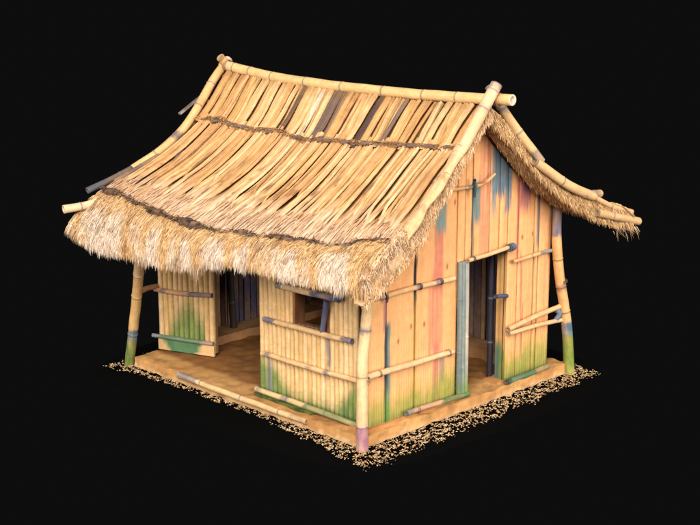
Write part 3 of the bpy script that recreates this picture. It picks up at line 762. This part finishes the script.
# ---- left panel, set a little askew
A = Vector((.47, 4.44, 0)); B = Vector((.78, 3.60, 0))
def pancol(y, z, sd):
    c = mix(YEL, K(232, 186, 110), .5 + .8 * ns(sd, z * .6))
    t = (4.44 - y) / .84
    top = .62 + .38 * math.exp(-((t - .55) / .22) ** 2) + .1 * ns(y * 17)
    if t < .18 or t > .85: top -= .3
    return mix(c, mix(K(84, 130, 60), K(120, 146, 66), .5 + ns(sd, z * 3)), .85 * (1 - sst(top - .35, top + .1, z)))
m = M()
reeds(m, A, B, H + .05, 2.4, .085, .04, pancol)
dn = (B - A).normalized(); nn = Vector((dn.y, -dn.x, 0))
if nn.x > 0: nn = -nn
def slab(mm, a, b, z0, z1, off, th, cf):
    for o, k in ((off, 1.), (off - th, .8)):
        mm.grid(16, 20, lambda u, w: (tuple(a + (b - a) * u + nn * o + Vector((0, 0, z0 + (z1 - z0) * w))), mul(cf(u, w), k), (u, w*2, 0)))
    for uu in (0, 1):
        mm.grid(2, 20, lambda u, w: (tuple(a + (b - a) * uu + nn * (off - th * u) + Vector((0, 0, z0 + (z1 - z0) * w))), mul(cf(uu, w), .9), (u, w*2, 0)))
    for ww, z in ((0, z0), (1, z1)):
        mm.grid(16, 2, lambda u, w: (tuple(a + (b - a) * u + nn * (off - th * w) + Vector((0, 0, z))), cf(u, ww), (w*.1, u, 0)))
slab(m, A, B, H + .05, 2.4, -.02, .05, lambda u, w: K(176, 132, 84))
panel = m.build('side_panel', MB, hut)
m = M()
slab(m, A + nn * .03, B + nn * .03, H + .02, H + .20, .02, .035, lambda u, w: mix(mix(K(82, 122, 82), K(100, 134, 92), .5 + fbm(u * 6, w)), K(238, 190, 130), sst(.76, .86, u + .12 * (1 - w) + .04 * ns(w * 6)) + .8 * (1 - sst(.02, .12, u - .14 * (1 - w)))))
m.build('kick_board', MP, panel)
a = A + nn * .075; b = B + nn * .075
pole('rail', [a + Vector((-.02, .08, H + .215)), (a + b) / 2 + Vector((0, 0, H + .21)), b + Vector((0, 0, H + .215))], .028, K(86, 128, 96), (.4,), panel,
     ends=[(-.1, .10, K(150, 150, 152), .9), (.80, 1.2, K(190, 150, 138), .9)])
pole('rail', [a + Vector((0, .03, 1.03)), (a + b) / 2 + Vector((0, 0, 1.02)), b + Vector((0, 0, 1.04))], .032, K(226, 172, 124), (.2, .5), panel,
     ends=[(.56, 1.2, K(90, 94, 116), .85), (.13, .2, BB, .6)], ring=.3)
pole('brace', [(.05, 4.36, 1.055), (.25, 4.40, 1.08), (.5, 4.44, 1.06)], .036, K(190, 136, 92), (.2,), panel, ring=.3)

# ------------------------------------------------------------------ far gable and back wall: old dark planks
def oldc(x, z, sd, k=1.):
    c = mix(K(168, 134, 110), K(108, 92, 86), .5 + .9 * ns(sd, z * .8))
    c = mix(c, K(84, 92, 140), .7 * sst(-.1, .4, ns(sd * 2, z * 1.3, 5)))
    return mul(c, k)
def plankwall(name, org, d, n, ln, zlo, zhi, mat):
    mm = M(); d = Vector(d)
    nrm = Vector((d.y, -d.x, 0))
    x = 0.; 
    while x < ln - .03:
        w = min(U(.08, .17), ln - x); sd = U(0, 99); off = U(-.012, .012); lo = zlo + U(0, .03)
        pale = R() < .06
        for face, o in ((1, .012), (-1, -.012)):
            def fn(u, t):
                q = x + .004 + (w - .012) * u; p = Vector(org) + d * q
                zz = zhi(p) if callable(zhi) else zhi
                z = lo + (zz - lo) * t
                e = abs(u - .5) * 2
                p = p + nrm * (off + o + face * .008 * (1 - e**2))
                c = oldc(q, z, sd)
                if pale: c = mix(c, K(200, 160, 110), .8)  # a few slats coloured pale in place of light showing through gaps
                return (p.x, p.y, z), c, (q, z, sd)
            mm.grid(5, 40, fn)
        x += w + (.004 if R() < .8 else .012)
    return mm.build(name, mat, hut)
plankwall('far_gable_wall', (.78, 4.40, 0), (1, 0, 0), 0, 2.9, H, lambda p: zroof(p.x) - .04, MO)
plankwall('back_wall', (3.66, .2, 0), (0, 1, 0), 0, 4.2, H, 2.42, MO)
pole('inner_post', [(2.77, .36, H), (2.765, .36, 1.0), (2.76, .36, 1.95)], .04, K(52, 45, 52), (.5, 1.1))
pole('inner_post', [(1.62, 4.2, H), (1.62, 4.25, 1.0), (1.62, 4.3, 2.6)], .05, K(70, 56, 50), (.5, 1.1))

# ------------------------------------------------------------------ ground and scattered straw chips
g = M()
def gfn(u, w):
    a = w * 2 * math.pi; q = (abs(math.cos(a)) ** 5 + abs(math.sin(a)) ** 5) ** (-.2) * (1 + .02 * ns(math.cos(a) * 4, math.sin(a) * 4))
    return (2 + 2.75 * u * q * math.cos(a), 2.2 + 2.95 * u * q * math.sin(a), -.012), (.005, .005, .005), (u, w, 0)
g.grid(8, 160, gfn)
gm = bpy.data.materials.new('black_ground'); gm.use_nodes = True
pb = gm.node_tree.nodes['Principled BSDF']; nz = gm.node_tree.nodes.new('ShaderNodeTexNoise'); nz.inputs['Scale'].default_value = 40
mr = gm.node_tree.nodes.new('ShaderNodeMapRange'); mr.inputs[3].default_value = .0033; mr.inputs[4].default_value = .0036
cmb = gm.node_tree.nodes.new('ShaderNodeCombineColor')
gm.node_tree.links.new(nz.outputs['Fac'], mr.inputs[0])
for k in range(3): gm.node_tree.links.new(mr.outputs[0], cmb.inputs[k])
gm.node_tree.links.new(cmb.outputs[0], pb.inputs['Base Color'])
pb.inputs['Roughness'].default_value = 1; pb.inputs['Specular IOR Level'].default_value = 0
go = g.build('ground', gm); go['kind'] = 'structure'

chips = M()
def chip(x, y, sz, z=None):
    z = U(0, .012) if z is None else z; a = U(0, math.pi); n = random.choice([3, 4, 4, 5])
    c = mul(random.choice([K(246, 206, 146), K(226, 178, 116), K(252, 226, 186), K(206, 156, 102), K(240, 196, 138)]), U(.85, 1.15))
    el = U(.35, .8); ids = []; tl = (U(-.35, .35), U(-.35, .35))
    for k in range(n):
        t = a + 2 * math.pi * (k + U(-.25, .25)) / n
        dx, dy = sz * math.cos(t), sz * math.sin(t) * el
        dx, dy = dx * math.cos(a) - dy * math.sin(a), dx * math.sin(a) + dy * math.cos(a)
        ids.append(((x + dx, y + dy), z + .004 + dx * tl[0] + dy * tl[1]))
    zb = min(q[1] for q in ids); lift = max(0, .001 - zb)
    top = [chips.vert((p[0], p[1], q + lift + .004), c) for p, q in ids]
    bot = [chips.vert((p[0], p[1], q + lift), mul(c, .8)) for p, q in ids]
    chips.f.append(tuple(top)); chips.f.append(tuple(reversed(bot)))
    for k in range(n): chips.f.append((bot[k], bot[(k+1) % n], top[(k+1) % n], top[k]))
def dens(x, y):
    # distance outside the platform edge, per side, decides how thickly the chips lie
    d = max(-x, x - W, -y, y - L)
    if d < -.01: return 0
    if -y >= max(-x, x - W) and y < 0: wmax = interp(x, [(-.4, .50), (1, .52), (3, .42), (4.3, .36)])
    elif x < 0: wmax = interp(y, [(-.4, .45), (.1, .38), (1., .26), (1.6, .17), (3.3, .17), (4.0, .24), (4.9, .36)])
    else: wmax = .35
    wmax *= 1 + .25 * ns(x * 3, y * 3) + .15 * ns(x * 9, y * 9)
    return (1 - sst(wmax * .75, wmax * 1.05, d)) * (.12 + .88 * (fbm(x * 12, y * 12, 2) > .05))
for i in range(120000):
    x = U(-.6, W + .6); y = U(-.75, L + .7)
    if -.02 < x < W + .02 and -.02 < y < L + .02: continue
    if R() < dens(x, y) * (.85 if y < .1 or x < 0 else .3): chip(x, y, U(.005, .015))
co = chips.build('straw_litter', MT, None, smooth=False); co['kind'] = 'stuff'
co['label'] = 'pale straw chips scattered on black ground round the hut base'; co['category'] = 'straw litter'

corner['label'] = 'corner post with a mauve foot'
lp['label'] = 'leaning corner post with a green foot and blue-grey band'
rp['label'] = 'bowed corner post with a green foot and pale blue band'
# ------------------------------------------------------------------ light: studio softboxes
def area(name, loc, tgt, size, power, col):
    ld = bpy.data.lights.new(name, 'AREA'); ld.shape = 'SQUARE'; ld.size = size; ld.energy = power; ld.color = col
    o = bpy.data.objects.new(name, ld); COL.objects.link(o); o.location = loc
    o.rotation_euler = (Vector(tgt) - Vector(loc)).to_track_quat('-Z', 'Y').to_euler()
T = Vector((2, 2, 1.5))
def soft(name, d, size, power, col, dist=45.):
    d = Vector(d).normalized(); k = dist / 14.
    area(name, T + d * dist, T, size * k, power * k * k, col)
soft('key_softbox', (-.72, -.62, .62), 7, 3180, (1, .965, .92))
soft('front_softbox', (.12, -1, .22), 9, 2200, (1, .955, .90))
soft('side_softbox', (-1, .1, .2), 8, 1280, (1, .96, .91))
soft('top_softbox', (.1, 0, 1), 8, 400, (1, .96, .98))
wd = bpy.data.worlds.new('World'); scn.world = wd; wd.use_nodes = True
bg = wd.node_tree.nodes['Background']; bg.inputs[0].default_value = (.0043, .0043, .0043, 1); bg.inputs[1].default_value = 1

# ------------------------------------------------------------------ camera
cd = bpy.data.cameras.new('camera'); cam = bpy.data.objects.new('camera', cd); COL.objects.link(cam); scn.camera = cam
cam.location = (-11.76786, -11.49621, 6.47778)
az, pi = .78281, .24976
cam.rotation_euler = (math.pi / 2 - pi, 0, az - math.pi / 2)
cd.sensor_width = 36; cd.lens = 1481.96 / 700 * 36; cd.clip_start = .1; cd.clip_end = 500
scn.view_settings.view_transform = 'Standard'; scn.view_settings.look = 'None'
scn.view_settings.exposure = 0; scn.view_settings.gamma = 1
